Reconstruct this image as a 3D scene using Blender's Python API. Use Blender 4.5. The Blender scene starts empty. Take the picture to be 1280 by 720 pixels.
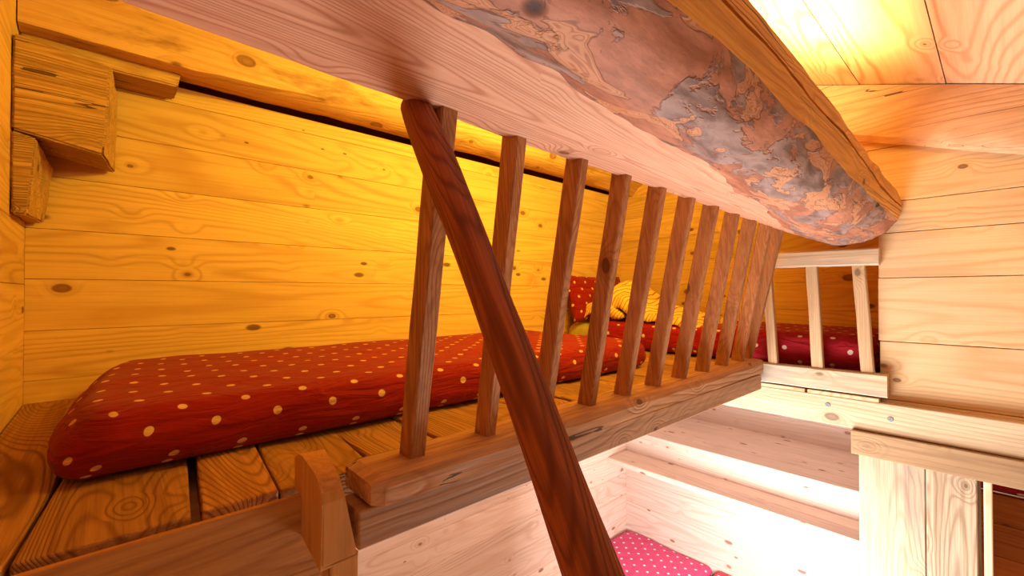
import bpy, bmesh, math, random
from mathutils import Vector, Matrix, noise
random.seed(7)
S = bpy.context.scene
COL = S.collection
H = 2.45                     # height of the camera above the lower floor; all z below are measured from the camera

# ------------------------------------------------------------------ node helpers
class NT:
    def __init__(s, name):
        s.m = bpy.data.materials.new(name); s.m.use_nodes = True
        s.t = s.m.node_tree; s.t.nodes.clear()
        s.out = s.n('ShaderNodeOutputMaterial'); s.b = s.n('ShaderNodeBsdfPrincipled')
        s.t.links.new(s.b.outputs[0], s.out.inputs[0])
    def n(s, k, **kw):
        x = s.t.nodes.new(k)
        for a, v in kw.items(): setattr(x, a, v)
        return x
    def put(s, sock, v):
        if isinstance(v, bpy.types.NodeSocket): s.t.links.new(v, sock)
        else:
            if sock.type == 'RGBA' and len(v) == 3: v = (*v, 1)
            sock.default_value = v
    def math(s, op, a, b=0.0, c=None, clamp=False):
        x = s.n('ShaderNodeMath', operation=op, use_clamp=clamp)
        s.put(x.inputs[0], a); s.put(x.inputs[1], b)
        if c is not None: s.put(x.inputs[2], c)
        return x.outputs[0]
    def vm(s, op, a, b=None, scale=None):
        x = s.n('ShaderNodeVectorMath', operation=op)
        s.put(x.inputs[0], a)
        if b is not None: s.put(x.inputs[1], b)
        if scale is not None: s.put(x.inputs['Scale'], scale)
        return x.outputs['Value'] if op in ('LENGTH', 'DISTANCE', 'DOT_PRODUCT') else x.outputs[0]
    def noise(s, v, scale=1.0, detail=2.0, rough=.5, dist=0.0):
        x = s.n('ShaderNodeTexNoise'); s.put(x.inputs['Vector'], v); x.inputs['Scale'].default_value = scale
        x.inputs['Detail'].default_value = detail; x.inputs['Roughness'].default_value = rough
        x.inputs['Distortion'].default_value = dist
        return x.outputs[0]
    def mix(s, f, a, b, mode='MIX'):
        x = s.n('ShaderNodeMix', data_type='RGBA', blend_type=mode)
        s.put(x.inputs[0], f); s.put(x.inputs[6], a); s.put(x.inputs[7], b)
        return x.outputs[2]
    def ramp(s, v, lo, hi, a=0.0, b=1.0):
        x = s.n('ShaderNodeMapRange', interpolation_type='SMOOTHSTEP')
        s.put(x.inputs[0], v); x.inputs[1].default_value = lo; x.inputs[2].default_value = hi
        x.inputs[3].default_value = a; x.inputs[4].default_value = b
        return x.outputs[0]
    def bump(s, h, strength=.3, dist=.004):
        x = s.n('ShaderNodeBump'); x.inputs['Strength'].default_value = strength; x.inputs['Distance'].default_value = dist
        s.put(x.inputs['Height'], h); s.t.links.new(x.outputs[0], s.b.inputs['Normal'])
    def coords(s, axis):
        tc = s.n('ShaderNodeTexCoord'); sp = s.n('ShaderNodeSeparateXYZ'); s.put(sp.inputs[0], tc.outputs['Object'])
        o = {'x': (0, 1, 2), 'y': (1, 0, 2), 'z': (2, 0, 1)}[axis]
        cb = s.n('ShaderNodeCombineXYZ')
        for i in range(3): s.put(cb.inputs[i], sp.outputs[o[i]])
        g = s.n('ShaderNodeNewGeometry'); oi = s.n('ShaderNodeObjectInfo')
        r = s.math('ADD', s.math('MULTIPLY', g.outputs['Random Per Island'], 37.0), s.math('MULTIPLY', oi.outputs['Random'], 71.0))
        s.isl = g.outputs['Random Per Island']; s.rnd = s.n('ShaderNodeTexWhiteNoise', noise_dimensions='1D'); s.put(s.rnd.inputs['W'], r)
        return s.vm('ADD', cb.outputs[0], s.vm('SCALE', (1.0, .37, .61), scale=r))
    def finish(s, col, rough=.6, spec=.3):
        s.put(s.b.inputs['Base Color'], col); s.put(s.b.inputs['Roughness'], rough)
        s.b.inputs['Specular IOR Level'].default_value = spec
        return s.m

def wood(name, light, dark, knot, axis='x', rings=9.0, across=4.0, along=.35, contrast=.75, fibre=.25, tone=.14,
         knot_at=.16, rough=.62, bump=.25, stain=None, stain_at=(.55, .75), stain_amt=.6, sharp=3.0, crack=0.0, specks=0.0):
    s = NT(name); p = s.coords(axis)
    # knots: sparse cells stretched a little along the grain
    kv = s.vm('MULTIPLY', p, (5.6, 9.0, 9.0))
    vo = s.n('ShaderNodeTexVoronoi', voronoi_dimensions='3D', feature='F1'); s.put(vo.inputs['Vector'], kv); vo.inputs['Scale'].default_value = 1.0
    d = vo.outputs['Distance']
    sep = s.n('ShaderNodeSeparateColor'); s.put(sep.inputs[0], vo.outputs['Color'])
    size = s.math('MULTIPLY', s.ramp(sep.outputs[0], .35, .95), knot_at)
    near = s.math('POWER', s.math('SUBTRACT', 1.0, s.ramp(d, 0.0, .55)), 2.0)
    near = s.math('MULTIPLY', near, s.ramp(sep.outputs[0], .3, .8))
    f = s.noise(s.vm('MULTIPLY', p, (along, across, across)), 1.0, 1.0, .4, .15)
    f2 = s.noise(s.vm('MULTIPLY', p, (3.0, 9.0, 9.0)), 1.0, 2.0, .5)
    f = s.math('ADD', f, s.math('MULTIPLY', f2, .02))
    f = s.math('ADD', f, s.math('MULTIPLY', near, .09))
    band = s.math('ADD', s.math('MULTIPLY', s.math('SINE', s.math('MULTIPLY', f, rings * 6.283 * 5)), .5), .5)
    band = s.math('POWER', band, sharp)
    amt = s.ramp(s.noise(s.vm('MULTIPLY', p, (.8, 3.0, 3.0)), 1.0, 2.0), .25, .7, .25, 1.0)
    fib = s.noise(s.vm('MULTIPLY', p, (5.0, 230.0, 230.0)), 1.0, 2.0, .6)
    fib2 = s.noise(s.vm('MULTIPLY', p, (2.2, 75.0, 75.0)), 1.0, 3.0, .6)
    big = s.noise(s.vm('MULTIPLY', p, (1.2, 5.0, 5.0)), 1.0, 3.0, .6)
    c = s.mix(s.math('MULTIPLY', s.math('MULTIPLY', band, amt), contrast), light, dark)
    c = s.mix(s.math('MULTIPLY', s.ramp(fib, .35, .75), fibre), c, dark)
    c = s.mix(s.math('MULTIPLY', s.ramp(fib2, .42, .72), min(.7, fibre * 1.7)), c, dark)
    c = s.mix(s.math('MULTIPLY', s.ramp(fib2, .30, .12), fibre * .8), c, tuple(min(.95, x * 1.15) for x in light))
    v = s.math('ADD', s.math('MULTIPLY', s.math('SUBTRACT', s.rnd.outputs['Value'], .5), tone * 2), s.ramp(big, .25, .75, 1 - tone, 1 + tone))
    hsv = s.n('ShaderNodeHueSaturation'); s.put(hsv.inputs['Color'], c); s.put(hsv.inputs['Value'], v); c = hsv.outputs[0]
    if stain:
        st = s.noise(s.vm('MULTIPLY', p, (2.2, 9.0, 9.0)), 1.0, 5.0, .65, .3)
        c = s.mix(s.math('MULTIPLY', s.ramp(st, *stain_at), stain_amt), c, stain)
    rel = s.math('DIVIDE', s.math('ADD', d, s.math('MULTIPLY', s.math('SUBTRACT', f2, .5), .05)), s.math('MAXIMUM', size, .004))
    kn = s.math('SUBTRACT', 1.0, s.ramp(rel, .82, 1.1))
    c = s.mix(kn, c, s.mix(s.ramp(rel, .1, .8), tuple(.5 * x + .25 * y for x, y in zip(dark, knot)), knot))
    halo = s.math('MULTIPLY', s.math('SUBTRACT', 1.0, s.ramp(rel, 1.0, 2.2)), s.math('GREATER_THAN', size, .02))
    c = s.mix(s.math('MULTIPLY', halo, .35), c, dark)
    v2 = s.n('ShaderNodeTexVoronoi', voronoi_dimensions='3D', feature='F1'); s.put(v2.inputs['Vector'], s.vm('MULTIPLY', p, (7.0, 15.0, 15.0))); v2.inputs['Scale'].default_value = 1.0
    sp2 = s.n('ShaderNodeSeparateColor'); s.put(sp2.inputs[0], v2.outputs['Color'])
    r2 = s.math('MULTIPLY', s.ramp(sp2.outputs[1], .55, 1.0), specks)
    c = s.mix(s.math('MULTIPLY', s.math('SUBTRACT', 1.0, s.ramp(s.math('DIVIDE', v2.outputs['Distance'], s.math('MAXIMUM', r2, .003)), .7, 1.2)), .85), c, knot)
    hgt = s.math('ADD', s.math('MULTIPLY', band, -.6), s.math('MULTIPLY', fib, .5))
    if crack:
        ck = s.noise(s.vm('MULTIPLY', p, (.45, 22.0, 22.0)), 1.0, 2.0, .4, .05)
        ck = s.math('LESS_THAN', s.math('ABSOLUTE', s.math('SUBTRACT', ck, .5)), .006 * crack)
        ck = s.math('MULTIPLY', ck, s.math('GREATER_THAN', s.noise(s.vm('MULTIPLY', p, (2., 6., 6.)), 1.0, 1.0), .5))
        c = s.mix(s.math('MULTIPLY', ck, .8), c, (.03, .012, .005)); hgt = s.math('SUBTRACT', hgt, s.math('MULTIPLY', ck, 2.0))
    s.bump(hgt, bump, .003)
    return s.finish(c, rough)

def bark(name):
    s = NT(name); p = s.coords('x')
    st = s.vm('MULTIPLY', p, (4.2, 11.0, 11.0))
    n1 = s.noise(st, 1.0, 6.0, .62, .5)
    n2 = s.noise(s.vm('ADD', st, (7., 3., 1.)), 1.5, 3.0, .5, .6)
    n3 = s.noise(s.vm('MULTIPLY', p, (2.5, 14., 14.)), 1.0, 4.0, .6, .4)
    fine = s.noise(s.vm('MULTIPLY', p, (30., 90., 90.)), 1.0, 4.0, .65)
    mid = s.noise(s.vm('MULTIPLY', p, (9., 30., 30.)), 1.0, 4.0, .6, .5)
    c = s.mix(s.ramp(n3, .35, .65), (.56, .25, .16), (.33, .13, .08))
    c = s.mix(s.ramp(n3, .60, .66), c, (.62, .34, .23))
    c = s.mix(s.math('MULTIPLY', s.ramp(fine, .35, .75), .35), c, (.15, .06, .045))
    g = s.ramp(n1, .495, .52)
    c = s.mix(s.math('MULTIPLY', g, .92), c, s.mix(s.ramp(mid, .3, .7), (.13, .085, .08), (.40, .29, .27)))
    t = s.ramp(n2, .565, .58)
    tl = s.math('ADD', s.math('MULTIPLY', s.math('SINE', s.math('MULTIPLY', n2, 260.0)), .5), .5)
    c = s.mix(t, c, s.mix(s.math('POWER', tl, 3.0), (.60, .30, .17), (.42, .18, .10)))
    edge = s.math('SUBTRACT', 1.0, s.ramp(s.math('ABSOLUTE', s.math('SUBTRACT', n2, .565)), .0, .010))
    c = s.mix(s.math('MULTIPLY', edge, .6), c, (.12, .055, .04))
    e2 = s.math('SUBTRACT', 1.0, s.ramp(s.math('ABSOLUTE', s.math('SUBTRACT', n1, .495)), .0, .008))
    c = s.mix(s.math('MULTIPLY', e2, .55), c, (.08, .04, .03))
    vo = s.n('ShaderNodeTexVoronoi'); s.put(vo.inputs['Vector'], s.vm('MULTIPLY', p, (4.5, 7., 7.))); vo.inputs['Scale'].default_value = 1.0
    k = s.math('SUBTRACT', 1.0, s.ramp(vo.outputs['Distance'], .07, .12))
    c = s.mix(k, c, (.035, .015, .012))
    h = s.math('ADD', s.math('MULTIPLY', g, 1.0), s.math('SUBTRACT', s.math('MULTIPLY', fine, .5), s.math('MULTIPLY', t, .5)))
    s.bump(s.math('SUBTRACT', h, s.math('MULTIPLY', k, 1.5)), .6, .004)
    return s.finish(c, .6, .3)

def dots(name, base, dot, du=.13, dv=.12, r=.0098, rough=.8):
    s = NT(name); uv = s.n('ShaderNodeUVMap'); u = s.vm('MULTIPLY', uv.outputs[0], (1 / du, 1 / dv, 0.0))
    def lat(off):
        q = s.vm('SUBTRACT', s.vm('FRACTION', s.vm('ADD', u, (off, off, 0))), (.5, .5, 0))
        return s.vm('LENGTH', s.vm('MULTIPLY', q, (du, dv, 0)))
    d = s.math('MINIMUM', lat(0.0), lat(.5))
    m = s.math('SUBTRACT', 1.0, s.ramp(d, r * .88, r * 1.06))
    tc = s.n('ShaderNodeTexCoord')
    w = s.noise(s.vm('MULTIPLY', tc.outputs['Object'], (5., 7., 30.)), 1.0, 4.0, .55, .8)
    weave = s.noise(tc.outputs['Object'], 900.0, 1.0)
    c = s.mix(m, base, dot)
    s.bump(s.math('ADD', w, s.math('MULTIPLY', weave, .02)), .7, .035)
    s.b.inputs['Sheen Weight'].default_value = .08
    return s.finish(c, rough, .15)

def striped(name):
    s = NT(name); uv = s.n('ShaderNodeUVMap'); tc = s.n('ShaderNodeTexCoord')
    sp = s.n('ShaderNodeSeparateXYZ'); s.put(sp.inputs[0], uv.outputs[0])
    n = s.noise(tc.outputs['Object'], 9.0, 2.0)
    x = s.math('ADD', s.math('MULTIPLY', sp.outputs[0], 46.0), s.math('MULTIPLY', n, 1.6))
    fr = s.math('ABSOLUTE', s.math('SUBTRACT', s.math('FRACT', x), .5))
    m = s.math('SUBTRACT', 1.0, s.ramp(fr, .07, .15))
    c = s.mix(m, (.86, .62, .16), (.55, .10, .015))
    s.bump(s.noise(tc.outputs['Object'], 22.0, 3.0), .4, .01)
    return s.finish(c, .85, .1)

def plain(name, col, rough=.5, metal=0.0):
    s = NT(name); tc = s.n('ShaderNodeTexCoord'); n = s.noise(tc.outputs['Object'], 40.0, 3.0)
    s.b.inputs['Metallic'].default_value = metal
    return s.finish(s.mix(s.ramp(n, .3, .7, 0, .25), col, tuple(c * .6 for c in col)), rough)

KN = (.13, .045, .015)
M = {}
PINE = dict(light=(.74, .46, .145), dark=(.48, .22, .045), knot=(.10, .03, .008), specks=.2)
M['pine_x'] = wood('pine_boards_along_back_wall', axis='x', rings=5, contrast=.6, fibre=.2, tone=.07, knot_at=.15, **PINE)
M['pine_y'] = wood('pine_boards_across_end_wall', axis='y', rings=6, contrast=.6, fibre=.18, tone=.08, knot_at=.2, **PINE)
M['pine_z'] = wood('pine_upright', axis='z', rings=6, contrast=.6, fibre=.2, **PINE)
M['right'] = wood('pine_boards_right_wall', (.80, .60, .355), (.58, .35, .15), (.07, .04, .03), axis='y', rings=6, contrast=.65, fibre=.18, tone=.05, knot_at=.14, specks=.12)
M['ceil'] = wood('spruce_ceiling_boards', (.80, .58, .37), (.55, .26, .12), KN, axis='x', rings=5, across=3.2, contrast=.8, fibre=.12, tone=.06, knot_at=.05)
M['white_x'] = wood('scrubbed_spruce_along', (.80, .67, .58), (.58, .36, .24), (.26, .11, .07), axis='x', rings=6, contrast=.6, fibre=.2, tone=.07, knot_at=.12, specks=.2)
M['white_y'] = wood('scrubbed_spruce_across', (.76, .64, .57), (.56, .38, .29), (.24, .10, .06), axis='y', rings=5, contrast=.6, fibre=.2, tone=.06, knot_at=.12, specks=.2)
M['plank'] = wood('weathered_planks', (.50, .40, .285), (.25, .165, .10), (.14, .08, .05), axis='z', rings=9, across=4.5, contrast=.85, fibre=.45, tone=.10, knot_at=.08, stain=(.24, .20, .17), stain_at=(.45, .7), stain_amt=.55)
M['header'] = wood('weathered_header', (.64, .52, .36), (.40, .28, .16), (.16, .12, .10), axis='y', rings=7, contrast=.5, fibre=.35, tone=.05, stain=(.34, .31, .28), stain_at=(.58, .78), stain_amt=.6)
M['header2'] = wood('weathered_header_board', (.38, .25, .135), (.24, .14, .07), (.14, .10, .08), axis='y', rings=9, contrast=.5, fibre=.4, tone=.05, stain=(.28, .22, .17), stain_at=(.5, .75), stain_amt=.5)
M['gate'] = wood('weathered_gate_rail', (.72, .58, .40), (.44, .32, .20), (.14, .10, .08), axis='y', rings=6, contrast=.5, fibre=.4, tone=.05, stain=(.33, .33, .31), stain_at=(.45, .7), stain_amt=.6)
M['gatep'] = wood('weathered_gate_post', (.70, .52, .32), (.45, .29, .15), (.14, .10, .08), axis='z', rings=10, across=6, contrast=.6, fibre=.4, tone=.05)
M['floor'] = wood('old_floor_boards', (.50, .26, .075), (.22, .08, .018), (.07, .03, .01), axis='y', rings=11, across=4.2, along=.7, contrast=.95, fibre=.35, tone=.12, knot_at=.07, bump=.6)
M['fascia'] = wood('trimming_board', (.54, .26, .07), (.32, .12, .03), (.10, .04, .015), axis='x', rings=7, contrast=.7, fibre=.3, tone=.06, knot_at=.2)
M['newel'] = wood('newel_block', (.62, .31, .085), (.44, .19, .045), (.12, .04, .015), axis='z', rings=8, across=5, contrast=.5, fibre=.35, tone=.04, knot_at=.08)
M['rail'] = wood('hand_hewn_rail', (.60, .34, .18), (.33, .155, .075), (.09, .035, .02), axis='x', rings=6, contrast=.6, fibre=.5, tone=.08, knot_at=.10, bump=.5, crack=.8)
M['joist'] = wood('edge_joist', (.43, .25, .145), (.24, .12, .065), (.08, .03, .02), axis='x', rings=8, contrast=.6, fibre=.5, tone=.05, knot_at=.12)
M['bal'] = wood('baluster_larch', (.52, .25, .105), (.28, .105, .038), (.07, .025, .012), axis='z', rings=8, across=9, contrast=.7, fibre=.45, tone=.1, knot_at=.15)
M['pole'] = wood('dark_red_pole', (.37, .090, .020), (.12, .022, .005), (.03, .008, .004), axis='z', rings=14, across=7, along=.8, contrast=.95, fibre=.4, tone=.1, knot_at=.2, bump=.6)
M['belly'] = wood('log_sawn_face', (.74, .45, .31), (.43, .17, .095), (.14, .05, .03), axis='x', rings=11, across=5.0, along=.30, contrast=.9, sharp=4.0, fibre=.22, tone=.06, knot_at=.14)
M['hewn'] = wood('log_hewn_face', (.84, .43, .09), (.50, .20, .035), (.12, .04, .015), axis='x', rings=8, across=5, contrast=.7, fibre=.4, tone=.08, knot_at=.12, bump=.6, crack=1.5)
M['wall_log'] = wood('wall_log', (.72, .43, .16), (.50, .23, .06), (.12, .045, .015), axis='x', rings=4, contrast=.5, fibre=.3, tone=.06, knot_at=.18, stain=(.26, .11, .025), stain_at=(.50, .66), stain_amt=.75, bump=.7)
M['old'] = wood('old_log_end', (.62, .36, .11), (.30, .14, .035), (.08, .04, .015), axis='x', rings=12, across=6, contrast=.8, fibre=.5, tone=.08, stain=(.22, .13, .05), stain_at=(.5, .72), stain_amt=.6, bump=.9, crack=.7)
M['rafter'] = wood('rafter', (.76, .52, .32), (.52, .28, .14), (.18, .09, .06), axis='y', rings=5, contrast=.5, fibre=.3, tone=.06, knot_at=.14, bump=.5, crack=.6, stain=(.40, .26, .20), stain_at=(.55, .75), stain_amt=.45)
M['bark'] = bark('peeled_bark')
M['bunk'] = wood('shade_toned_bunk_boards', (.50, .17, .028), (.24, .07, .012), (.05, .015, .004), axis='y', rings=6, contrast=.6, fibre=.3, tone=.1)  # base colour darkened to stand in for the shade behind the doorway
M['jamb'] = wood('door_jamb', (.76, .60, .44), (.60, .33, .14), (.2, .08, .04), axis='z', rings=5, contrast=.4, fibre=.2, tone=.05)
M['red'] = dots('red_dotted_cotton', (.27, .008, .003), (.75, .46, .18))
M['red2'] = dots('crimson_dotted_cotton', (.33, .008, .018), (.80, .68, .58))
M['redp'] = dots('red_dotted_pillow_cotton', (.27, .008, .003), (.75, .5, .22), du=.105, dv=.10, r=.009)
M['pink'] = dots('pink_dotted_cotton', (.58, .065, .19), (.92, .82, .84), du=.088, dv=.10, r=.0085)
M['coral'] = dots('coral_dotted_cotton', (.60, .04, .08), (.95, .85, .85), du=.088, dv=.10, r=.0085)
M['stripe'] = striped('yellow_striped_cotton')
M['olive'] = plain('olive_cotton', (.52, .40, .10), .9)
M['screw'] = plain('zinc_screw', (.30, .36, .40), .4, .8)
M['dark'] = plain('painted_gap_shade', (.13, .035, .006), .9)  # dark colour painted in place of the shade inside gaps and notches

# ------------------------------------------------------------------ mesh helpers
def tag(o, label, cat, group=None):
    o['label'] = label; o['category'] = cat
    if group: o['group'] = group
    return o

def link(name, bm, mats, parent=None, smooth=False, origin=None, structure=False):
    """world-space bmesh (z from the camera) -> one object whose origin is the middle of its underside"""
    for v in bm.verts: v.co.z += H
    xs = [v.co for v in bm.verts]
    lo = Vector((min(c.x for c in xs), min(c.y for c in xs), min(c.z for c in xs)))
    hi = Vector((max(c.x for c in xs), max(c.y for c in xs), max(c.z for c in xs)))
    o0 = origin if origin is not None else Vector(((lo.x + hi.x) / 2, (lo.y + hi.y) / 2, lo.z))
    for v in bm.verts: v.co -= o0
    bmesh.ops.recalc_face_normals(bm, faces=bm.faces)
    me = bpy.data.meshes.new(name); bm.to_mesh(me); bm.free()
    for m in (mats if isinstance(mats, (list, tuple)) else [mats]): me.materials.append(m)
    if smooth:
        for p in me.polygons: p.use_smooth = True
    o = bpy.data.objects.new(name, me); COL.objects.link(o)
    if parent:
        o.parent = parent; o.location = o0 - parent.location
    else: o.location = o0
    if structure: o['kind'] = 'structure'
    return o

def empty(name, loc):
    o = bpy.data.objects.new(name, None); COL.objects.link(o); o.location = (loc[0], loc[1], loc[2] + H); o.empty_display_size = .1
    return o

def box(bm, a, b, bev=.0, seg=1, mat=0):
    c = [(a[i] + b[i]) / 2 for i in range(3)]; d = [abs(b[i] - a[i]) for i in range(3)]
    r = bmesh.ops.create_cube(bm, size=1.0)
    vs = r['verts']
    for v in vs: v.co = Vector((c[0] + v.co.x * d[0], c[1] + v.co.y * d[1], c[2] + v.co.z * d[2]))
    fs = list({f for v in vs for f in v.link_faces})
    for f in fs: f.material_index = mat
    if bev:
        es = list({e for v in vs for e in v.link_edges})
        bmesh.ops.bevel(bm, geom=es, offset=min(bev, min(d) * .45), segments=seg, profile=.5, affect='EDGES')
    return bm

def nz(p, f=1.0, seed=0.0):
    return noise.noise(Vector((p[0] * f + seed, p[1] * f + seed * .7, p[2] * f - seed)))

def loft(bm, rings, cap=True, mats=None):
    vs = [[bm.verts.new(p) for p in r] for r in rings]
    n = len(rings[0])
    for a, b in zip(vs, vs[1:]):
        for i in range(n):
            j = (i + 1) % n
            f = bm.faces.new((a[i], a[j], b[j], b[i]))
            if mats: f.material_index = mats[i]
    if cap:
        for r in (vs[0], vs[-1]):
            f = bm.faces.new(r)
            if mats: f.material_index = mats[-1]
    return vs

def bar(bm, p, q, wv, wu, side=Vector((0, 1, 0)), bev=.004, n=10, wob=.0015, seed=0.0):
    """a hand-made square bar from p to q: wv wide along 'side', wu wide the other way; cut level at its ends"""
    p = Vector(p); q = Vector(q); ax = (q - p).normalized()
    s2 = ax.cross(side).normalized(); s1 = s2.cross(ax).normalized()
    b = bev; h1 = wv / 2; h2 = wu / 2
    sec = [(-h1 + b, -h2), (h1 - b, -h2), (h1, -h2 + b), (h1, h2 - b), (h1 - b, h2), (-h1 + b, h2), (-h1, h2 - b), (-h1, -h2 + b)]
    rings = []
    for i in range(n + 1):
        t = i / n; c = p.lerp(q, t)
        o = Vector((nz((t * 3, seed, 0), 1, 5), nz((t * 3, seed, 9), 1, 2), 0)) * wob
        k = 1 + .04 * nz((t * 4, seed * 3.1, 4), 1)
        rings.append([c + o + s1 * x * k + s2 * y * k for x, y in sec])
    loft(bm, rings)
    return bm

def boards(lo, hi, seams, along, thin, a0, a1, t0, t1, gap=.0006, bev=.0012, face=None):
    """planks side by side: 'seams' runs across them, 'along' is their length"""
    bm = bmesh.new(); cross = ({0, 1, 2} - {along, thin}).pop()
    for s0, s1 in zip(seams, seams[1:]):
        a = [0, 0, 0]; b = [0, 0, 0]
        a[cross] = s0 + gap; b[cross] = s1 - gap; a[along] = a0; b[along] = a1; a[thin] = t0; b[thin] = t1
        box(bm, a, b, bev)
    return bm

# ------------------------------------------------------------------ the setting
FZ = -.339; VB = 2.0; UL = -.2; UE = 2.96; UW = 2.25; UG = 2.2
# back wall of the loft: horizontal boards, with a backing that closes the joints
bm = boards(0, 0, [-.355, -.272, -.118, .043, .20, .366, .53, .687, .749], 0, 1, UL, UE + .1, VB, VB + .04)
box(bm, (UL, VB + .03, -.36), (UE + .1, VB + .05, .74)); box(bm, (UL, VB + .07, .6), (UE + .1, VB + .09, 1.5), mat=1)  # rear slab is coloured dark as the shade of the gap below the log
link('wall_back', bm, [M['pine_x'], M['dark']], structure=True)
bm = boards(0, 0, [-.42, -.16, .025, .20, .40, .62, .85, 1.1, 1.45], 1, 0, -.2, VB + .05, UL - .04, UL)
box(bm, (UL - .05, -.2, -.42), (UL - .03, VB + .05, 1.45))
link('wall_left', bm, M['pine_y'], structure=True)
bm = boards(0, 0, [-.42, -.25, -.10, .06, .225, .40, .57, .74, .92, 1.45], 1, 0, .25, VB + .05, UE, UE + .04)
box(bm, (UE + .03, .25, -.42), (UE + .05, VB + .05, 1.45))
link('wall_end', bm, M['pine_y'], structure=True)
# side closing the sleeping alcove behind the right wall
bm = boards(0, 0, [-.42, -.25, -.08, .10, .28, .46, .64, .9], 0, 1, UW + .04, UE, .26, .31)
link('wall_alcove', bm, M['pine_x'], structure=True)
# right wall, nearer than the alcove, and the part of it over the log
bm = bmesh.new()
for z0, z1, v1 in ((-.434, -.416, .318), (-.416, -.189, .32), (-.189, .059, .324), (.059, .234, .322), (.234, .355, .326), (.355, .57, .64), (.57, .79, .64), (.79, 1.02, .64)):
    box(bm, (UW, -1.5, z0 + .0012), (UW + .04, v1, z1 - .0012), .002)
box(bm, (UW + .03, -1.5, -.42), (UW + .045, .30, .34)); box(bm, (UW + .03, -1.5, .34), (UW + .045, .63, 1.0))
link('wall_right', bm, M['right'], structure=True)
# sloping ceiling: boards along the room
bm = bmesh.new(); sl = .343; z0 = .698
cs = [-1.5, -1.28, -1.02, -.80, -.55, -.33, -.10, .122, .366, .60, .85, 1.08, 1.32, 1.58, 1.82, 2.06]
for a, b in zip(cs, cs[1:]):
    vs = []
    for u in (UL - .05, UE + .06):
        for v, dz in ((a + .0015, 0), (b - .0015, 0), (b - .0015, .03), (a + .0015, .03)):
            vs.append(bm.verts.new((u, v, z0 + sl * v + dz)))
    for f in ((0, 1, 2, 3), (4, 5, 6, 7), (0, 1, 5, 4), (1, 2, 6, 5), (2, 3, 7, 6), (3, 0, 4, 7)): bm.faces.new([vs[i] for i in f])
vs = [bm.verts.new((u, v, z0 + sl * v + dz)) for u in (UL - .05, UE + .06) for v, dz in ((-1.5, .028), (2.06, .028), (2.06, .05), (-1.5, .05))]
for f in ((0, 1, 2, 3), (4, 5, 6, 7), (0, 1, 5, 4), (1, 2, 6, 5), (2, 3, 7, 6), (3, 0, 4, 7)): bm.faces.new([vs[i] for i in f])
link('ceiling', bm, M['ceil'], structure=True)
# loft floor: old boards running across
bm = bmesh.new()
fs = [UL, -.083, .108, .229, .40, .565, .72, .90, 1.07, 1.25, 1.42, 1.60, 1.77, 1.95, 2.10, 2.25, 2.42, 2.60, 2.78, UE]
for i, (a, b) in enumerate(zip(fs, fs[1:])):
    g1 = .003 if i else .002
    v0 = .55 if i == 0 else .832 + .006 * math.sin(i * 2.3)
    if a > 2.2: v0 = .335
    k = len(bm.verts)
    box(bm, (a + (.013 if i == 2 else g1), v0, FZ - .05), (b - .002, VB, FZ + .004 * math.sin(i * 4.1)), .004, 2)
    bm.verts.ensure_lookup_table()
    if 0 <= i <= 3:                                    # the first boards fan out a little
        for v in bm.verts[k:]:
            if not (i == 0 and v.co.x < UL + .03): v.co.x += (v.co.y - 1.0) * .085
box(bm, (UL, .845, FZ - .085), (UE, VB, FZ - .052), mat=1)
box(bm, (2.26, .335, FZ - .085), (UE + .08, .9, FZ - .052), mat=1)
link('floor_loft', bm, [M['floor'], M['white_x']], structure=True)
# lower room
bm = boards(0, 0, [-1.5, -1.2, -.9, -.6, -.3, 0, .3, .6, .9, 1.2, 1.5, 2.06], 0, 2, UL - .05, 3.8, -H - .04, -H)
link('floor', bm, M['white_x'], structure=True)
zz = [-H, -2.28, -2.10, -1.93, -1.76, -1.59, -1.42, -1.25, -1.08, -.91, -.74, -.57, -.425]
bm = boards(0, 0, zz, 0, 1, UL, 3.78, VB, VB + .04)
box(bm, (UL, VB + .03, -H), (3.78, VB + .05, -.425))
link('wall_back_lower', bm, M['white_x'], structure=True)
bm = boards(0, 0, [-H, -2.22, -2.02, -1.83, -1.64, -1.45, -1.265, -1.11], 1, 0, -1.5, VB, 3.03, 3.06)
box(bm, (3.05, -1.5, -H), (3.07, VB, -1.09))
link('wall_end_lower', bm, M['white_y'], structure=True)
bm = boards(0, 0, [-1.1, -.93, -.78, -.62, -.44], 1, 0, -1.5, VB, 3.72, 3.75)
box(bm, (3.74, -1.5, -1.1), (3.76, VB, -.44)); box(bm, (3.0, -1.5, -.45), (3.76, VB, -.43))
link('wall_recess_lower', bm, M['white_y'], structure=True)
bm = boards(0, 0, [3.012, 3.20, 3.38, 3.56, 3.72], 1, 2, -1.5, VB, -1.108, -1.08, gap=.0008, bev=.003)
tag(link('ledge', bm, M['white_y']), 'deep boarded ledge at the top of the pale lower end wall', 'ledge')
bm = bmesh.new(); box(bm, (2.782, -1.3, -1.279), (2.90, VB, -1.243), .004, 2); box(bm, (2.902, -1.3, -1.279), (3.03, VB, -1.244), .003)
tag(link('wall_shelf', bm, M['white_y']), 'long narrow wooden shelf on the pale lower wall above the pink cushion', 'shelf')
bm = boards(0, 0, [-H, -2.1, -1.8, -1.5, -1.2, -.9, -.62], 1, 0, -1.5, 2.0, UL - .04, UL)
link('wall_left_lower', bm, M['white_y'], structure=True)

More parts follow.
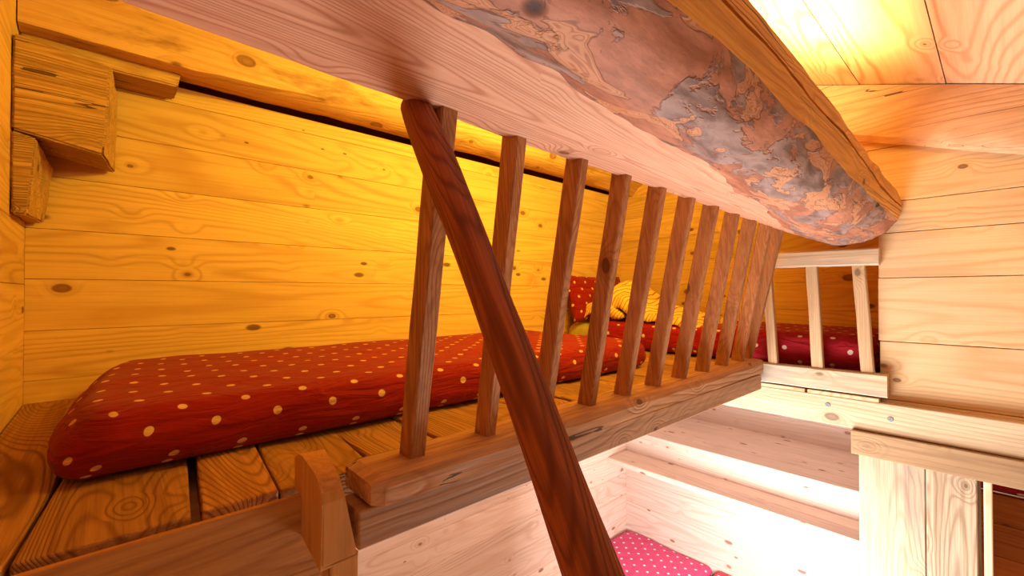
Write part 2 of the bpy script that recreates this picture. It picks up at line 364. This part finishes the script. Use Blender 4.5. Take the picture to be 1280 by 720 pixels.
# partition under the header: two upright planks, jamb, opening with the bunk behind
bm = bmesh.new()
box(bm, (UG, .1885, -H), (UG + .03, .381, -.63), .003); box(bm, (UG - .004, .058, -H), (UG + .03, .186, -.63), .003)
box(bm, (UG + .032, .05, -H), (UG + .05, .37, -.63))
link('wall_partition', bm, M['plank'], structure=True)
bm = bmesh.new(); box(bm, (UG - .006, .022, -H), (UG + .05, .043, -.635), .004, 2)
link('trim_1', bm, M['jamb'], structure=True)
bm = boards(0, 0, [-H, -2.0, -1.8, -1.6, -1.4, -1.2, -.98, -.86, -.752], 1, 0, -1.45, .19, 2.45, 2.48, gap=.001)
tag(link('bunk_panel', bm, M['bunk']), 'brown boarded front of the bunk, toned dark for shade, beyond the doorway at the right edge', 'bunk panel')

# ------------------------------------------------------------------ cushions and mattresses
def cushion(name, a, b, r, mat, label, cat, n=(48, 24, 6), dome=.0, wob=.004, seed=0.0, sag=None, group=None, parent=None, corner=0.0):
    """rounded box with unrolled UVs so that the printed dots wrap over its edges"""
    bm = bmesh.new(); uvl = bm.loops.layers.uv.new('UVMap')
    a = Vector(a); b = Vector(b); c = (a + b) / 2; h = (b - a) / 2
    def rnd(p):
        q = Vector((max(-h[i] + r, min(h[i] - r, p[i])) for i in range(3)))
        if min(h) < r: q.z = 0
        d = p - q
        if d.length > 1e-7: p = q + d.normalized() * min(r, max(abs(d.x), abs(d.y), abs(d.z)))
        return p
    def axis_pts(k, m):
        # denser near the edges
        t = [i / m for i in range(m + 1)]
        e = min(.45, r / (2 * h[k]) * 1.0)
        out = set([0, 1])
        for i in range(1, 5): out.add(e * i / 4); out.add(1 - e * i / 4)
        for x in t:
            if e < x < 1 - e: out.add(x)
        return [-h[k] + 2 * h[k] * x for x in sorted(out)]
    P = [axis_pts(i, n[i]) for i in range(3)]
    cache = {}
    def V(p):
        key = tuple(round(x, 5) for x in p)
        if key not in cache: cache[key] = bm.verts.new(Vector(p))
        return cache[key]
    for k in range(3):
        i, j = [x for x in range(3) if x != k]
        for sgn in (-1, 1):
            for i0, i1 in zip(P[i], P[i][1:]):
                for j0, j1 in zip(P[j], P[j][1:]):
                    q = []
                    for x, y in ((i0, j0), (i1, j0), (i1, j1), (i0, j1)):
                        p = [0, 0, 0]; p[i] = x; p[j] = y; p[k] = sgn * h[k]; q.append(p)
                    f = bm.faces.new([V(p) for p in q])
                    for l, p in zip(f.loops, q):
                        u, v, z = p
                        if k == 2: uv = (u, v)
                        elif k == 1: uv = (u, v + sgn * (h.z - z))
                        else: uv = (u + sgn * (h.z - z), v)
                        l[uvl].uv = (uv[0] + .013 + 5, uv[1] + .02 + 5)
    for key, v in cache.items():
        p0 = Vector(key); p = rnd(p0)
        tx = 1 - (p.x / h.x) ** 2; ty = 1 - (p.y / h.y) ** 2
        if p.z > 0: p.z += dome * max(0, tx) ** .5 * max(0, ty) ** .5
        if sag and p.z > -h.z * .3: p.z += sag(c.x + p.x, c.y + p.y)
        w = wob * (nz(p, 7, seed) + .6 * nz((p.x * 3, p.y * 3, p.z * 22), 1, seed + 3))
        d = Vector((p.x / h.x, p.y / h.y, 0))
        edge = max(abs(p.x / h.x), abs(p.y / h.y)) ** 6
        if p.z > -h.z * .85: p += Vector((d.x * w, d.y * w, 0)) * edge * 1.6 + Vector((0, 0, w * .7 if p.z > 0 else 0))
        if corner:
            tt = max(0.0, (p.y + h.y) / (2 * h.y)); ex = max(0.0, -p.x / h.x) ** 3; zz_ = max(0, (p.z + h.z) / (2 * h.z))
            p.x += ex * (corner * tt ** 1.2 + .05 * zz_ + .06 * (abs(p.y) / h.y) ** 5)
        v.co = c + p
    o = link(name, bm, mat, smooth=True, parent=parent)
    if label: tag(o, label, cat, group)
    return o

cushion('mattress', (-.125, 1.062, FZ + .004), (1.81, 1.90, -.215), .055, M['red'], 'long red polka-dot mattress lying on the loft floor behind the slanted balusters', 'mattress', n=(80, 34, 8), dome=.004, wob=.007, seed=3.0, corner=.07)
cushion('mattress', (2.275, .335, FZ + .006), (2.93, 1.79, -.178), .05, M['red2'], 'red polka-dot mattress lying crosswise in the end alcove behind the small gate', 'mattress', n=(28, 60, 8), dome=.004, wob=.006, seed=11.0)
cushion('cushion', (2.30, 1.80, FZ + .006), (2.75, 1.985, -.215), .05, M['olive'], 'olive yellow cushion peeking out in the far corner under the red pillow', 'cushion', n=(16, 10, 6), dome=.02, wob=.012, seed=5.0)
cushion('cushion', (2.50, 1.315, -1.95), (3.018, 1.975, -1.85), .035, M['pink'], 'pink polka-dot seat cushion in the corner of the lower room', 'cushion', n=(24, 28, 6), dome=.012, wob=.006, seed=8.0)
cushion('cushion', (2.50, .64, -1.945), (3.018, 1.285, -1.845), .035, M['coral'], 'coral red seat cushion next to the pink one, cut by the lower frame edge', 'cushion', n=(24, 28, 6), dome=.01, wob=.005, seed=9.0)
cushion('mattress', (2.44, -1.4, -.750), (3.0, .19, -.63), .05, M['red2'], 'dark red dotted mattress on the bunk seen through the doorway at right', 'mattress', n=(20, 40, 6), wob=.004, seed=13.0)
# bench carrying the lower cushions
bn = empty('bench', (2.75, .9, -H)); tag(bn, 'pale wooden corner bench beneath the pink and coral cushions', 'bench')
bm = bmesh.new(); box(bm, (2.47, .25, -1.985), (3.028, VB - .002, -1.952), .004); link('seat', bm, M['white_y'], bn)
bm = bmesh.new(); box(bm, (2.51, .25, -H), (2.54, VB - .002, -1.986), .003); link('front_panel', bm, M['white_y'], bn)

# red dotted pillow leaning in the corner
def pillow(name, c, ax, ay, az, sx, sy, sz, mat, label, cat, seed=0.0):
    bm = bmesh.new(); uvl = bm.loops.layers.uv.new('UVMap'); n = 22; grid = {}
    for s in (1, -1):
        for i in range(n + 1):
            for j in range(n + 1):
                x = -1 + 2 * i / n; y = -1 + 2 * j / n
                if s == -1 and (i in (0, n) or j in (0, n)): grid[(s, i, j)] = grid[(1, i, j)]; continue
                t = ((1 - x ** 4) * (1 - y ** 4)) ** .5
                px = x * (1 - .07 * (1 - y * y) * abs(x) ** 3); py = y * (1 - .07 * (1 - x * x) * abs(y) ** 3)
                p = Vector((px * sx, py * sy, s * sz * t))
                p += Vector((0, 0, 1)) * .018 * nz((x * 2, y * 2, s), 1, seed) * t
                grid[(s, i, j)] = bm.verts.new(Vector(c) + ax * p.x + ay * p.y + az * p.z)
        for i in range(n):
            for j in range(n):
                f = bm.faces.new([grid[(s, *k)] for k in ((i, j), (i + 1, j), (i + 1, j + 1), (i, j + 1))])
                for l, k in zip(f.loops, ((i, j), (i + 1, j), (i + 1, j + 1), (i, j + 1))):
                    l[uvl].uv = ((k[0] / n * 2 - 1) * sx + 3, (k[1] / n * 2 - 1) * sy + 3)
    return tag(link(name, bm, mat, smooth=True), label, cat)
ay = Vector((0, .30, .954)).normalized(); ax = Vector((1, 0, 0)); az = ax.cross(ay)
pillow('pillow', (2.535, 1.895, -.035), ax, ay, az, .325, .165, .05, M['redp'], 'red polka-dot pillow propped against the wall in the far loft corner', 'pillow', 2.0)

# crumpled yellow striped blanket on the alcove mattress
def blanket():
    bm = bmesh.new(); uvl = bm.loops.layers.uv.new('UVMap'); nu, nv = 40, 70
    u0, u1, v0, v1 = 2.31, 2.80, 1.06, 1.90
    prof = [(1.06, .012), (1.12, .03), (1.25, .062), (1.34, .085), (1.42, .12), (1.50, .185), (1.58, .225), (1.66, .235), (1.72, .195), (1.78, .14), (1.84, .09), (1.90, .04)]
    def hp(v):
        for (a, x), (b, y) in zip(prof, prof[1:]):
            if a <= v <= b:
                t = (v - a) / (b - a); t = t * t * (3 - 2 * t); return x + (y - x) * t
        return .01
    g = []
    for i in range(nu + 1):
        row = []
        for j in range(nv + 1):
            a = i / nu; b = j / nv
            v = v0 + (v1 - v0) * b; u = u0 + (u1 - u0) * a
            w = max(0.0, 1 - abs(2 * a - .9) ** 2.6) ** .5 if a < .95 else max(0.0, (1 - a) / .05) * .55
            e = min(1.0, min(b, 1 - b) / .04)
            fold = .014 * math.sin(9 * (v + .6 * u) * 6) * w + .02 * nz((u * 6, v * 6, 0), 1, 4.0) * w
            z = -.176 + (hp(v) * w + fold) * e
            row.append(bm.verts.new((u + .02 * nz((v * 5, 0, 0), 1, 2) - .035 * w * (1 - a), v, max(z, -.177) - .03 * max(0.0, 1 - a / .05))))
        g.append(row)
    for i in range(nu):
        for j in range(nv):
            ks = ((i, j), (i + 1, j), (i + 1, j + 1), (i, j + 1))
            f = bm.faces.new([g[x][y] for x, y in ks])
            for l, (x, y) in zip(f.loops, ks): l[uvl].uv = (y / nv * .84 + .12 * math.sin(x / nu * 3), x / nu * .5)
    # the rolled fold in front
    rings = []
    N = 18; K = 22
    for k in range(K + 1):
        t = k / K; ang = 2.6 * t
        v = 1.89 - .36 * t; z = -.136 + .045 * math.sin(math.pi * min(1, t * 1.1)) ; u = 2.325 + .02 * math.sin(t * 5)
        r = .052 * (math.sin(math.pi * (.06 + .90 * t))) ** .6
        rings.append([Vector((u + r * .8 * math.cos(2 * math.pi * i / N), v, z + r * math.sin(2 * math.pi * i / N) * (1 + .1 * math.sin(3 * t * 6)))) for i in range(N)])
    vs = loft(bm, rings)
    bm.faces.ensure_lookup_table()
    for f in bm.faces:
        for l in f.loops:
            if l[uvl].uv.length < 1e-9: l[uvl].uv = (l.vert.co.y * .9 + l.vert.co.z * .8, l.vert.co.z)
    o = link('blanket', bm, M['stripe'], smooth=True)
    md = o.modifiers.new('thickness', 'SOLIDIFY'); md.thickness = .006; md.offset = -1
    return tag(o, 'crumpled yellow blanket with orange stripes heaped on the alcove mattress', 'blanket')
blanket()

# ------------------------------------------------------------------ beams
def interp(keys, u):
    ks = sorted(keys)
    if u <= ks[0]: return keys[ks[0]]
    for a, b in zip(ks, ks[1:]):
        if u <= b:
            t = (u - a) / (b - a); t = t * t * (3 - 2 * t) if False else t
            return tuple(x + (y - x) * t for x, y in zip(keys[a], keys[b]))
    return keys[ks[-1]]
L = {-.4: (.63, .320), .04: (.63, .3117), .41: (.63, .303), .57: (.63, .295), 1.1: (.63, .287), 2.1: (.63, .269), 2.25: (.636, .268)}
Pk = {-.4: (.41, .322), .24: (.41, .308), .46: (.41, .297), .68: (.415, .285), 1.03: (.43, .269), 1.5: (.48, .258), 1.8: (.53, .243), 2.25: (.55, .232)}
M1 = {-.4: (.36, .310), .46: (.355, .283), 1.03: (.36, .245), 1.5: (.41, .224), 1.9: (.44, .205), 2.25: (.45, .195)}
M2 = {-.4: (.30, .320), .46: (.295, .303), 1.03: (.295, .265), 1.5: (.31, .238), 1.9: (.325, .220), 2.25: (.335, .212)}
Bk = {-.4: (.26, .355), .48: (.26, .345), .63: (.26, .354), .82: (.26, .346), 1.1: (.26, .333), 1.55: (.26, .296), 2.25: (.262, .28)}
Ck = {-.4: (.25, .405), .6: (.25, .40), 1.07: (.25, .39), 1.35: (.25, .38), 1.96: (.25, .332), 2.25: (.248, .325)}
Sk = {-.4: (.25, .455), .71: (.25, .443), 1.2: (.25, .424), 1.66: (.25, .391), 2.14: (.25, .372), 2.25: (.256, .37)}
def log_ring(u):
    l = Vector(interp(L, u)); p = Vector(interp(Pk, u)); m1 = Vector(interp(M1, u)); m2 = Vector(interp(M2, u)); b = Vector(interp(Bk, u)); c = Vector(interp(Ck, u)); s = Vector(interp(Sk, u))
    p = p + Vector((.022 * nz((u * 5, 0, 0), 1, 1) + .010 * nz((u * 17, 0, 0), 1, 3), 0))
    b = b + Vector((0, .012 * nz((u * 6, 0, 0), 1, 7)))
    c = c + Vector((0, .010 * nz((u * 3.5, 0, 0), 1, 9) + .003 * nz((u * 14, 0, 0), 1, 5)))
    s = s + Vector((.004 * nz((u * 8, 0, 0), 1, 12), .005 * nz((u * 6, 0, 0), 1, 11)))
    w = .003 + .004 * abs(nz((u * 3, 0, 0), 1, 21)); dp = .024
    pts = []; mats = []
    def seg(a, b_, n, m):
        for i in range(n): pts.append(a.lerp(b_, i / n)); mats.append(m)
    def cr(p0, p1, p2, p3, n, m):
        for i in range(n):
            t = i / n
            pts.append(.5 * ((2 * p1) + (p2 - p0) * t + (2 * p0 - 5 * p1 + 4 * p2 - p3) * t * t + (3 * p1 - p0 - 3 * p2 + p3) * t ** 3)); mats.append(m)
    seg(l, p, 8, 0)
    pp = p + (l - p) * .25
    cr(pp, p, m1, m2, 6, 1); cr(p, m1, m2, b, 6, 1); cr(m1, m2, b, c, 6, 1)
    seg(b, c - Vector((0, w)), 4, 2)
    pts.append(c - Vector((0, w))); mats.append(2); pts.append(c + Vector((dp, .004))); mats.append(2)
    seg(c + Vector((0, w)), s, 4, 2)
    t1 = s + Vector((.03, .010)); t2 = Vector((.56, s.y + .02)); l2 = Vector((.632, s.y - .03))
    seg(s, t1, 2, 2); seg(t1, t2, 4, 2); seg(t2, l2, 3, 2); seg(l2, l, 4, 0)
    out = []
    for q, m in zip(pts, mats):
        k = .0045 if m == 1 else .0015
        d = k * (nz((u * 9, q.x * 30, q.y * 30), 1, 2) + .5 * nz((u * 30, q.x * 60, q.y * 60), 1, 6))
        cdir = (q - Vector((.44, .36))).normalized()
        q = q + cdir * d
        out.append(Vector((u, q.x, q.y)))
    return out, mats
bm = bmesh.new(); us = [-.19 + 2.425 * i / 190 for i in range(191)]
R = [log_ring(u) for u in us]
loft(bm, [r[0] for r in R], mats=R[0][1])
o = link('log_beam', bm, [M['belly'], M['bark'], M['hewn']], smooth=True)
tag(o, 'huge half-barked log beam crossing the room above the slanted balusters', 'beam')
md = o.modifiers.new('edges', 'EDGE_SPLIT'); md.split_angle = math.radians(38)

# hewn log on top of the back wall
bm = bmesh.new(); rings = []
for i in range(121):
    u = UL + .003 + (UE - UL - .006) * i / 120
    t = max(0, (u - 2.3) / .66); q = min(1, max(0, (u - .2) / .6))
    yb = .748 + .012 * q + .006 * nz((u * 3, 0, 0), 1, 4) - .012 * t
    fr = 1.785 + .012 * nz((u * 2.2, 0, 0), 1, 8)
    low = .735 + .03 * q + .025 * t
    prof = [(1.988, yb + .018), (1.95, yb + .012), (1.89, yb + .001 * q - .006), (1.835 - .01 * (1 - q), low - .004 + .012 * q), (1.805 - .018 * (1 - q), low + .020 * q + .004), (fr, low + .055), (fr - .006, .86), (fr - .004, .95), (fr + .01, 1.05), (fr + .07, 1.13), (1.985, 1.15)]
    rings.append([Vector((u, v + .003 * nz((u * 14, v * 30, z * 30), 1, 3), z + .0035 * nz((u * 11, v * 30, z * 30), 1, 5))) for v, z in prof])
loft(bm, rings)
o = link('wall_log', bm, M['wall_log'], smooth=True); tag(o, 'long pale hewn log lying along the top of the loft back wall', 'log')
md = o.modifiers.new('edges', 'EDGE_SPLIT'); md.split_angle = math.radians(40)

def rough_block(name, corners, mat, label, cat, sub=10, amp=.004, bev=.01):
    """hexahedron from 8 corners (4 at one end, 4 at the other), subdivided and roughened"""
    bm = bmesh.new(); vs = [bm.verts.new(c) for c in corners]
    for f in ((0, 1, 2, 3), (7, 6, 5, 4), (0, 4, 5, 1), (1, 5, 6, 2), (2, 6, 7, 3), (3, 7, 4, 0)): bm.faces.new([vs[i] for i in f])
    bmesh.ops.bevel(bm, geom=list(bm.edges), offset=bev, segments=2, affect='EDGES')
    bmesh.ops.subdivide_edges(bm, edges=[e for e in bm.edges if e.calc_length() > .04], cuts=sub, use_grid_fill=True)
    for v in bm.verts:
        n = nz(v.co, 9, 1) + .6 * nz((v.co.x * 8, v.co.y * 60, v.co.z * 60), 1, 4)
        v.co += Vector((.8 * nz(v.co, 14, 3), n, n * .5)) * amp
    o = link(name, bm, mat, smooth=True)
    md = o.modifiers.new('edges', 'EDGE_SPLIT'); md.split_angle = math.radians(40)
    return tag(o, label, cat)
x0 = UL + .002
rough_block('log_end', [(x0, 1.72, .428), (x0, 1.985, .435), (x0, 1.985, .685), (x0, 1.72, .680), (-.022, 1.715, .392), (.004, 1.985, .40), (.008, 1.985, .665), (-.006, 1.72, .655)], M['old'],
            'big square weathered log end jutting from the left wall corner', 'log end', amp=.004, bev=.005)
rough_block('log_end', [(x0, 1.72, .207), (x0, 1.985, .215), (x0, 1.985, .43), (x0, 1.72, .424), (-.168, 1.72, .205), (-.158, 1.985, .215), (-.140, 1.985, .39), (-.152, 1.72, .412)], M['old'],
            'smaller cracked log end directly beneath the big one in the left corner', 'log end', amp=.004, bev=.004)
rough_block('batten', [(x0, 1.84, .690), (x0, 1.985, .692), (x0, 1.985, .742), (x0, 1.84, .742), (.160, 1.855, .694), (.158, 1.985, .690), (.165, 1.985, .738), (.166, 1.85, .742)], M['old'],
            'short broken batten squeezed under the wall log at the upper left', 'batten', amp=.003, bev=.005)

# rafter on the right wall under the ceiling
bm = bmesh.new(); rings = []
for i in range(81):
    v = -1.45 + 3.2 * i / 80
    zt = z0 + sl * v - .004; zb = .472 + .367 * v + .008 * nz((v * 4, 0, 0), 1, 3)
    hgt = zt - zb
    uf = UW - .075 + .008 * nz((v * 3, 0, 0), 1, 6)
    prof = [(UW - .002, zb + .012), (UW - .035, zb), (UW - .062, zb + .020), (uf, zb + .075), (uf - .004, zb + hgt * .65), (uf + .004, zt), (UW - .002, zt)]
    rings.append([Vector((u + .002 * nz((v * 10, u * 20, z * 20), 1, 2), v, z)) for u, z in prof])
loft(bm, rings)
o = link('rafter', bm, M['rafter'], smooth=True); tag(o, 'rounded rafter sloping along the right wall under the ceiling boards', 'rafter')
md = o.modifiers.new('edges', 'EDGE_SPLIT'); md.split_angle = math.radians(40)

# header under the right wall, its lower board, the floor board ends
hd = empty('header_beam', (2.26, .2, -.542)); tag(hd, 'pale weathered horizontal beam running under the gate and right wall boards', 'beam')
bm = bmesh.new(); box(bm, (UG, -1.5, -.5425), (UG + .12, VB - .01, -.426), .003, 2)
link('beam', bm, M['header'], hd)
def screw(p, r=.010):
    bm = bmesh.new()
    bmesh.ops.create_cone(bm, cap_ends=True, segments=20, radius1=r, radius2=r * .8, depth=.003, matrix=Matrix.Translation(p) @ Matrix.Rotation(-math.pi / 2, 4, 'Y'))
    k = len(bm.verts)
    for a in (0, math.pi / 2):
        c = bmesh.ops.create_cube(bm, size=1.0)
        for v in c['verts']:
            y = v.co.y * r * 1.3; z = v.co.z * r * .28
            v.co = Vector((p[0] - .0015 + v.co.x * .0016, p[1] + y * math.cos(a) - z * math.sin(a), p[2] + y * math.sin(a) + z * math.cos(a)))
    return bm
for p in ((UG - .0015, .482, -.464), (UG - .0015, .284, -.481)): link('screw', screw(p), M['screw'], hd)
bm = bmesh.new(); box(bm, (UG - .018, -1.5, -.638), (UG + .06, .403, -.5445), .003, 2)
tag(link('header_board', bm, M['header2']), 'brownish board nailed under the pale beam above the upright planks', 'board')
# floor board ends with tongue and groove notches, their shade painted as dark boxes, between gate and header
bm = bmesh.new()
for a, b in ((.318, .555), (.565, .745)): box(bm, (UG + .002, a, -.4265), (UG + .045, b, -.411), .0012)
box(bm, (UG + .006, .5545, -.4245), (UG + .03, .5655, -.412), mat=1); box(bm, (UG + .004, .548, -.4215), (UG + .012, .572, -.4165), mat=1)
tag(link('floor_board', bm, [M['ceil'], M['dark']]), 'thin yellowish board ends with a dark notch between the gate and the beam', 'board')

# trimming board and newel block at the near end of the loft floor
bm = bmesh.new(); box(bm, (UL + .002, .795, -.72), (.297, .807, -.342), .002, 2)
tag(link('trimming_board', bm, M['fascia']), 'wide orange board closing the loft floor edge at the lower left', 'board')
bm = bmesh.new()
prof = [(.793, -.405), (.703, -.427), (.6995, -.423), (.6995, -.325), (.703, -.308), (.713, -.296), (.733, -.288), (.79, -.278), (.812, -.278), (.815, -.281), (.828, -.29), (.828, -.338), (.794, -.339)]
n = len(prof); a = [bm.verts.new((.239, v, z)) for v, z in prof]; b = [bm.verts.new((.270 + .2 * (-.29 - z) + .14 * max(0, v - .70), v, z)) for v, z in prof]
bm.faces.new(a); bm.faces.new(b)
for i in range(n): bm.faces.new((a[i], a[(i + 1) % n], b[(i + 1) % n], b[i]))
vs = {}
box(bm, (.252, .702, -.72), (.300, .735, -.418), .002)
bmesh.ops.bevel(bm, geom=[e for e in bm.edges if len(e.link_faces) == 2 and e.calc_face_angle(0) > .35 and min(v.co.z for v in e.verts) > -.43 and e.calc_length() > .008], offset=.0035, segments=2, affect='EDGES')
tag(link('newel_block', bm, M['newel']), 'stubby upright orange wood block with rounded top at the end of the railing', 'post')

# ------------------------------------------------------------------ railing
rl = empty('railing', (1.24, .77, -.365)); tag(rl, 'long wooden railing of slanted balusters standing along the loft floor edge', 'railing')
bm = bmesh.new(); rings = []
for i in range(81):
    u = .325 + (2.165 - .325) * i / 80; t = i / 80
    zt = -.317 + .022 * t; zb = -.365 + .012 * t
    vf = .708 + .004 * nz((u * 5, 0, 0), 1, 1)
    wane = .014 + .010 * nz((u * 7, 0, 0), 1, 5) + .012 * t
    e = min(1, t / .006) if t < .006 else 1
    ins = .006 if i in (0, 80) else 0
    prof = [(vf + ins, zb + ins), (.826 - ins, zb + ins), (.829 - ins, zb + .01), (.829 - ins, zt - .006), (.824 - ins, zt - ins), (vf + wane + .01, zt - ins), (vf + wane * .45, zt - .004 - ins * .5), (vf + ins, zt - .010 - wane * .5)]
    rings.append([Vector((u, v + .0015 * nz((u * 12, v * 40, z * 40), 1, 3), z + .0015 * nz((u * 12, v * 40, z * 40), 1, 8))) for v, z in prof])
loft(bm, rings)
link('bottom_rail', bm, M['rail'], rl)
BOT = [(.437, -.322), (.620, -.321), (.800, -.319), (.980, -.317), (1.153, -.314), (1.327, -.312), (1.505, -.309), (1.687, -.307), (1.866, -.305), (2.030, -.303), (2.135, -.302)]
TOP = [(.410, .302), (.572, .298), (.761, .295), (.933, .292), (1.104, .290), (1.274, .288), (1.437, .284), (1.608, .283), (1.770, .279), (1.938, .276), (2.080, .274)]
for i, ((ub, zb), (ut, zt)) in enumerate(zip(BOT, TOP)):
    bm = bar(bmesh.new(), (ub, .776, zb), (ut, .624, zt + .012), .046, .027 if i else .033, seed=i * 1.7, bev=.003)
    link('baluster', bm, M['bal'], rl)
bm = bmesh.new(); box(bm, (.308, .722, -.432), (2.165, .80, -.3665), .003, 2)
tag(link('edge_joist', bm, M['joist']), 'reddish brown joist under the long railing at the loft edge', 'beam')

# small gate-like railing in front of the alcove
gt = empty('railing', (UG + .024, .5, -.409)); tag(gt, 'short pale weathered railing standing crosswise in front of the end alcove', 'railing')
bm = bar(bmesh.new(), (UG + .0235, .745, -.362), (UG + .0235, .293, -.3595), .088, .046, side=Vector((0, 0, 1)), bev=.005, seed=3, wob=.002)
link('bottom_rail', bm, M['gate'], gt)
bm = bar(bmesh.new(), (UG + .0235, .735, .147), (UG + .0235, .316, .142), .068, .045, side=Vector((0, 0, 1)), bev=.006, seed=8, wob=.002)
link('top_rail', bm, M['gate'], gt)
for k, (vb, vt) in enumerate(((.353, .380), (.520, .540), (.690, .716))):
    bm = bar(bmesh.new(), (UG + .0235, vb, -.322), (UG + .0235, vt, .114), .042 if k < 2 else .036, .03, seed=20 + k, bev=.003)
    link('baluster', bm, M['gatep'], gt)

# leaning pole
bm = bmesh.new(); rings = []; N = 16
p0 = Vector((.366, .640, .308)); dirv = (Vector((.302, .235, -.240)) - Vector((.366, .640, .305))); 
s2 = dirv.cross(Vector((1, 0, 0))).normalized(); s1 = s2.cross(dirv).normalized()
tend = (-H - .305) / dirv.z
for i in range(161):
    t = tend * i / 160; c = Vector((.366, .640, .305)) + dirv * t
    if i == 0: c = p0
    bow = .006 * math.sin(t * 2.6)
    r = .0232 + .0018 * nz((t * 3, 0, 0), 1, 4) + .0012 * math.sin(t * 7)
    rings.append([c + s1 * bow + (s1 * math.copysign(abs(math.cos(a)) ** .72, math.cos(a)) + s2 * math.copysign(abs(math.sin(a)) ** .72, math.sin(a))) * r * (1 + .05 * nz((t * 6, math.cos(a), math.sin(a)), 1, 2)) for a in [2 * math.pi * (k + .5) / N for k in range(N)]])
loft(bm, rings)
# keep the grain running along the pole: build it upright, then lay it over
o = link('pole', bm, M['pole'], smooth=True)
q = dirv.normalized().to_track_quat('-Z', 'X')
o.data.transform(q.to_matrix().to_4x4().inverted()); o.rotation_mode = 'QUATERNION'; o.rotation_quaternion = q
tag(o, 'dark red-brown rounded pole leaning diagonally from the log beam past the railing', 'pole')

# ------------------------------------------------------------------ light
def area(name, loc, tgt, sx, sy, power, col, spread=180):
    l = bpy.data.lights.new(name, 'AREA'); l.shape = 'RECTANGLE'; l.size = sx; l.size_y = sy; l.energy = power; l.color = col
    l.spread = math.radians(spread)
    o = bpy.data.objects.new(name, l); COL.objects.link(o)
    o.location = (loc[0], loc[1], loc[2] + H); d = Vector(tgt) - Vector(loc)
    o.rotation_euler = d.to_track_quat('-Z', 'Y').to_euler(); return o
WARM = (1.0, .74, .05)
area('loft_lamp', (1.38, .54, .80), (1.38, 1.5, 1.0), .7, .06, 34, WARM)
area('loft_ceiling_lamp', (1.50, .38, .58), (1.50, .38 + .45, .58 + .8), .5, .05, 17, (1.0, .75, .28))
area('room_lamp', (1.88, .72, -1.42), (3.03, .80, -1.47), .35, .35, 33, (1.0, .92, .88))
area('room_uplight', (1.35, .75, -1.25), (1.75, .5, .2), .9, .9, 46, (1.0, .91, .84))
w = bpy.data.worlds.new('World'); S.world = w; w.use_nodes = True
bg = w.node_tree.nodes['Background']; bg.inputs[0].default_value = (1.0, .58, .24, 1); bg.inputs[1].default_value = .22

# ------------------------------------------------------------------ camera
cam = bpy.data.cameras.new('Camera'); co = bpy.data.objects.new('Camera', cam); COL.objects.link(co); S.camera = co
cam.sensor_width = 36; cam.lens = 36 * 552 / 1280; cam.clip_start = .02
A = math.atan2(610, 552)
co.location = (0, 0, H); co.rotation_euler = (math.pi / 2 + math.atan2(6, 552), 0, -(math.pi / 2 - A))
S.view_settings.view_transform = 'Standard'; S.view_settings.look = 'None'; S.view_settings.gamma = 1; S.view_settings.exposure = 0
S.view_settings.use_curve_mapping = False
S.cycles.max_bounces = 10; S.cycles.diffuse_bounces = 6
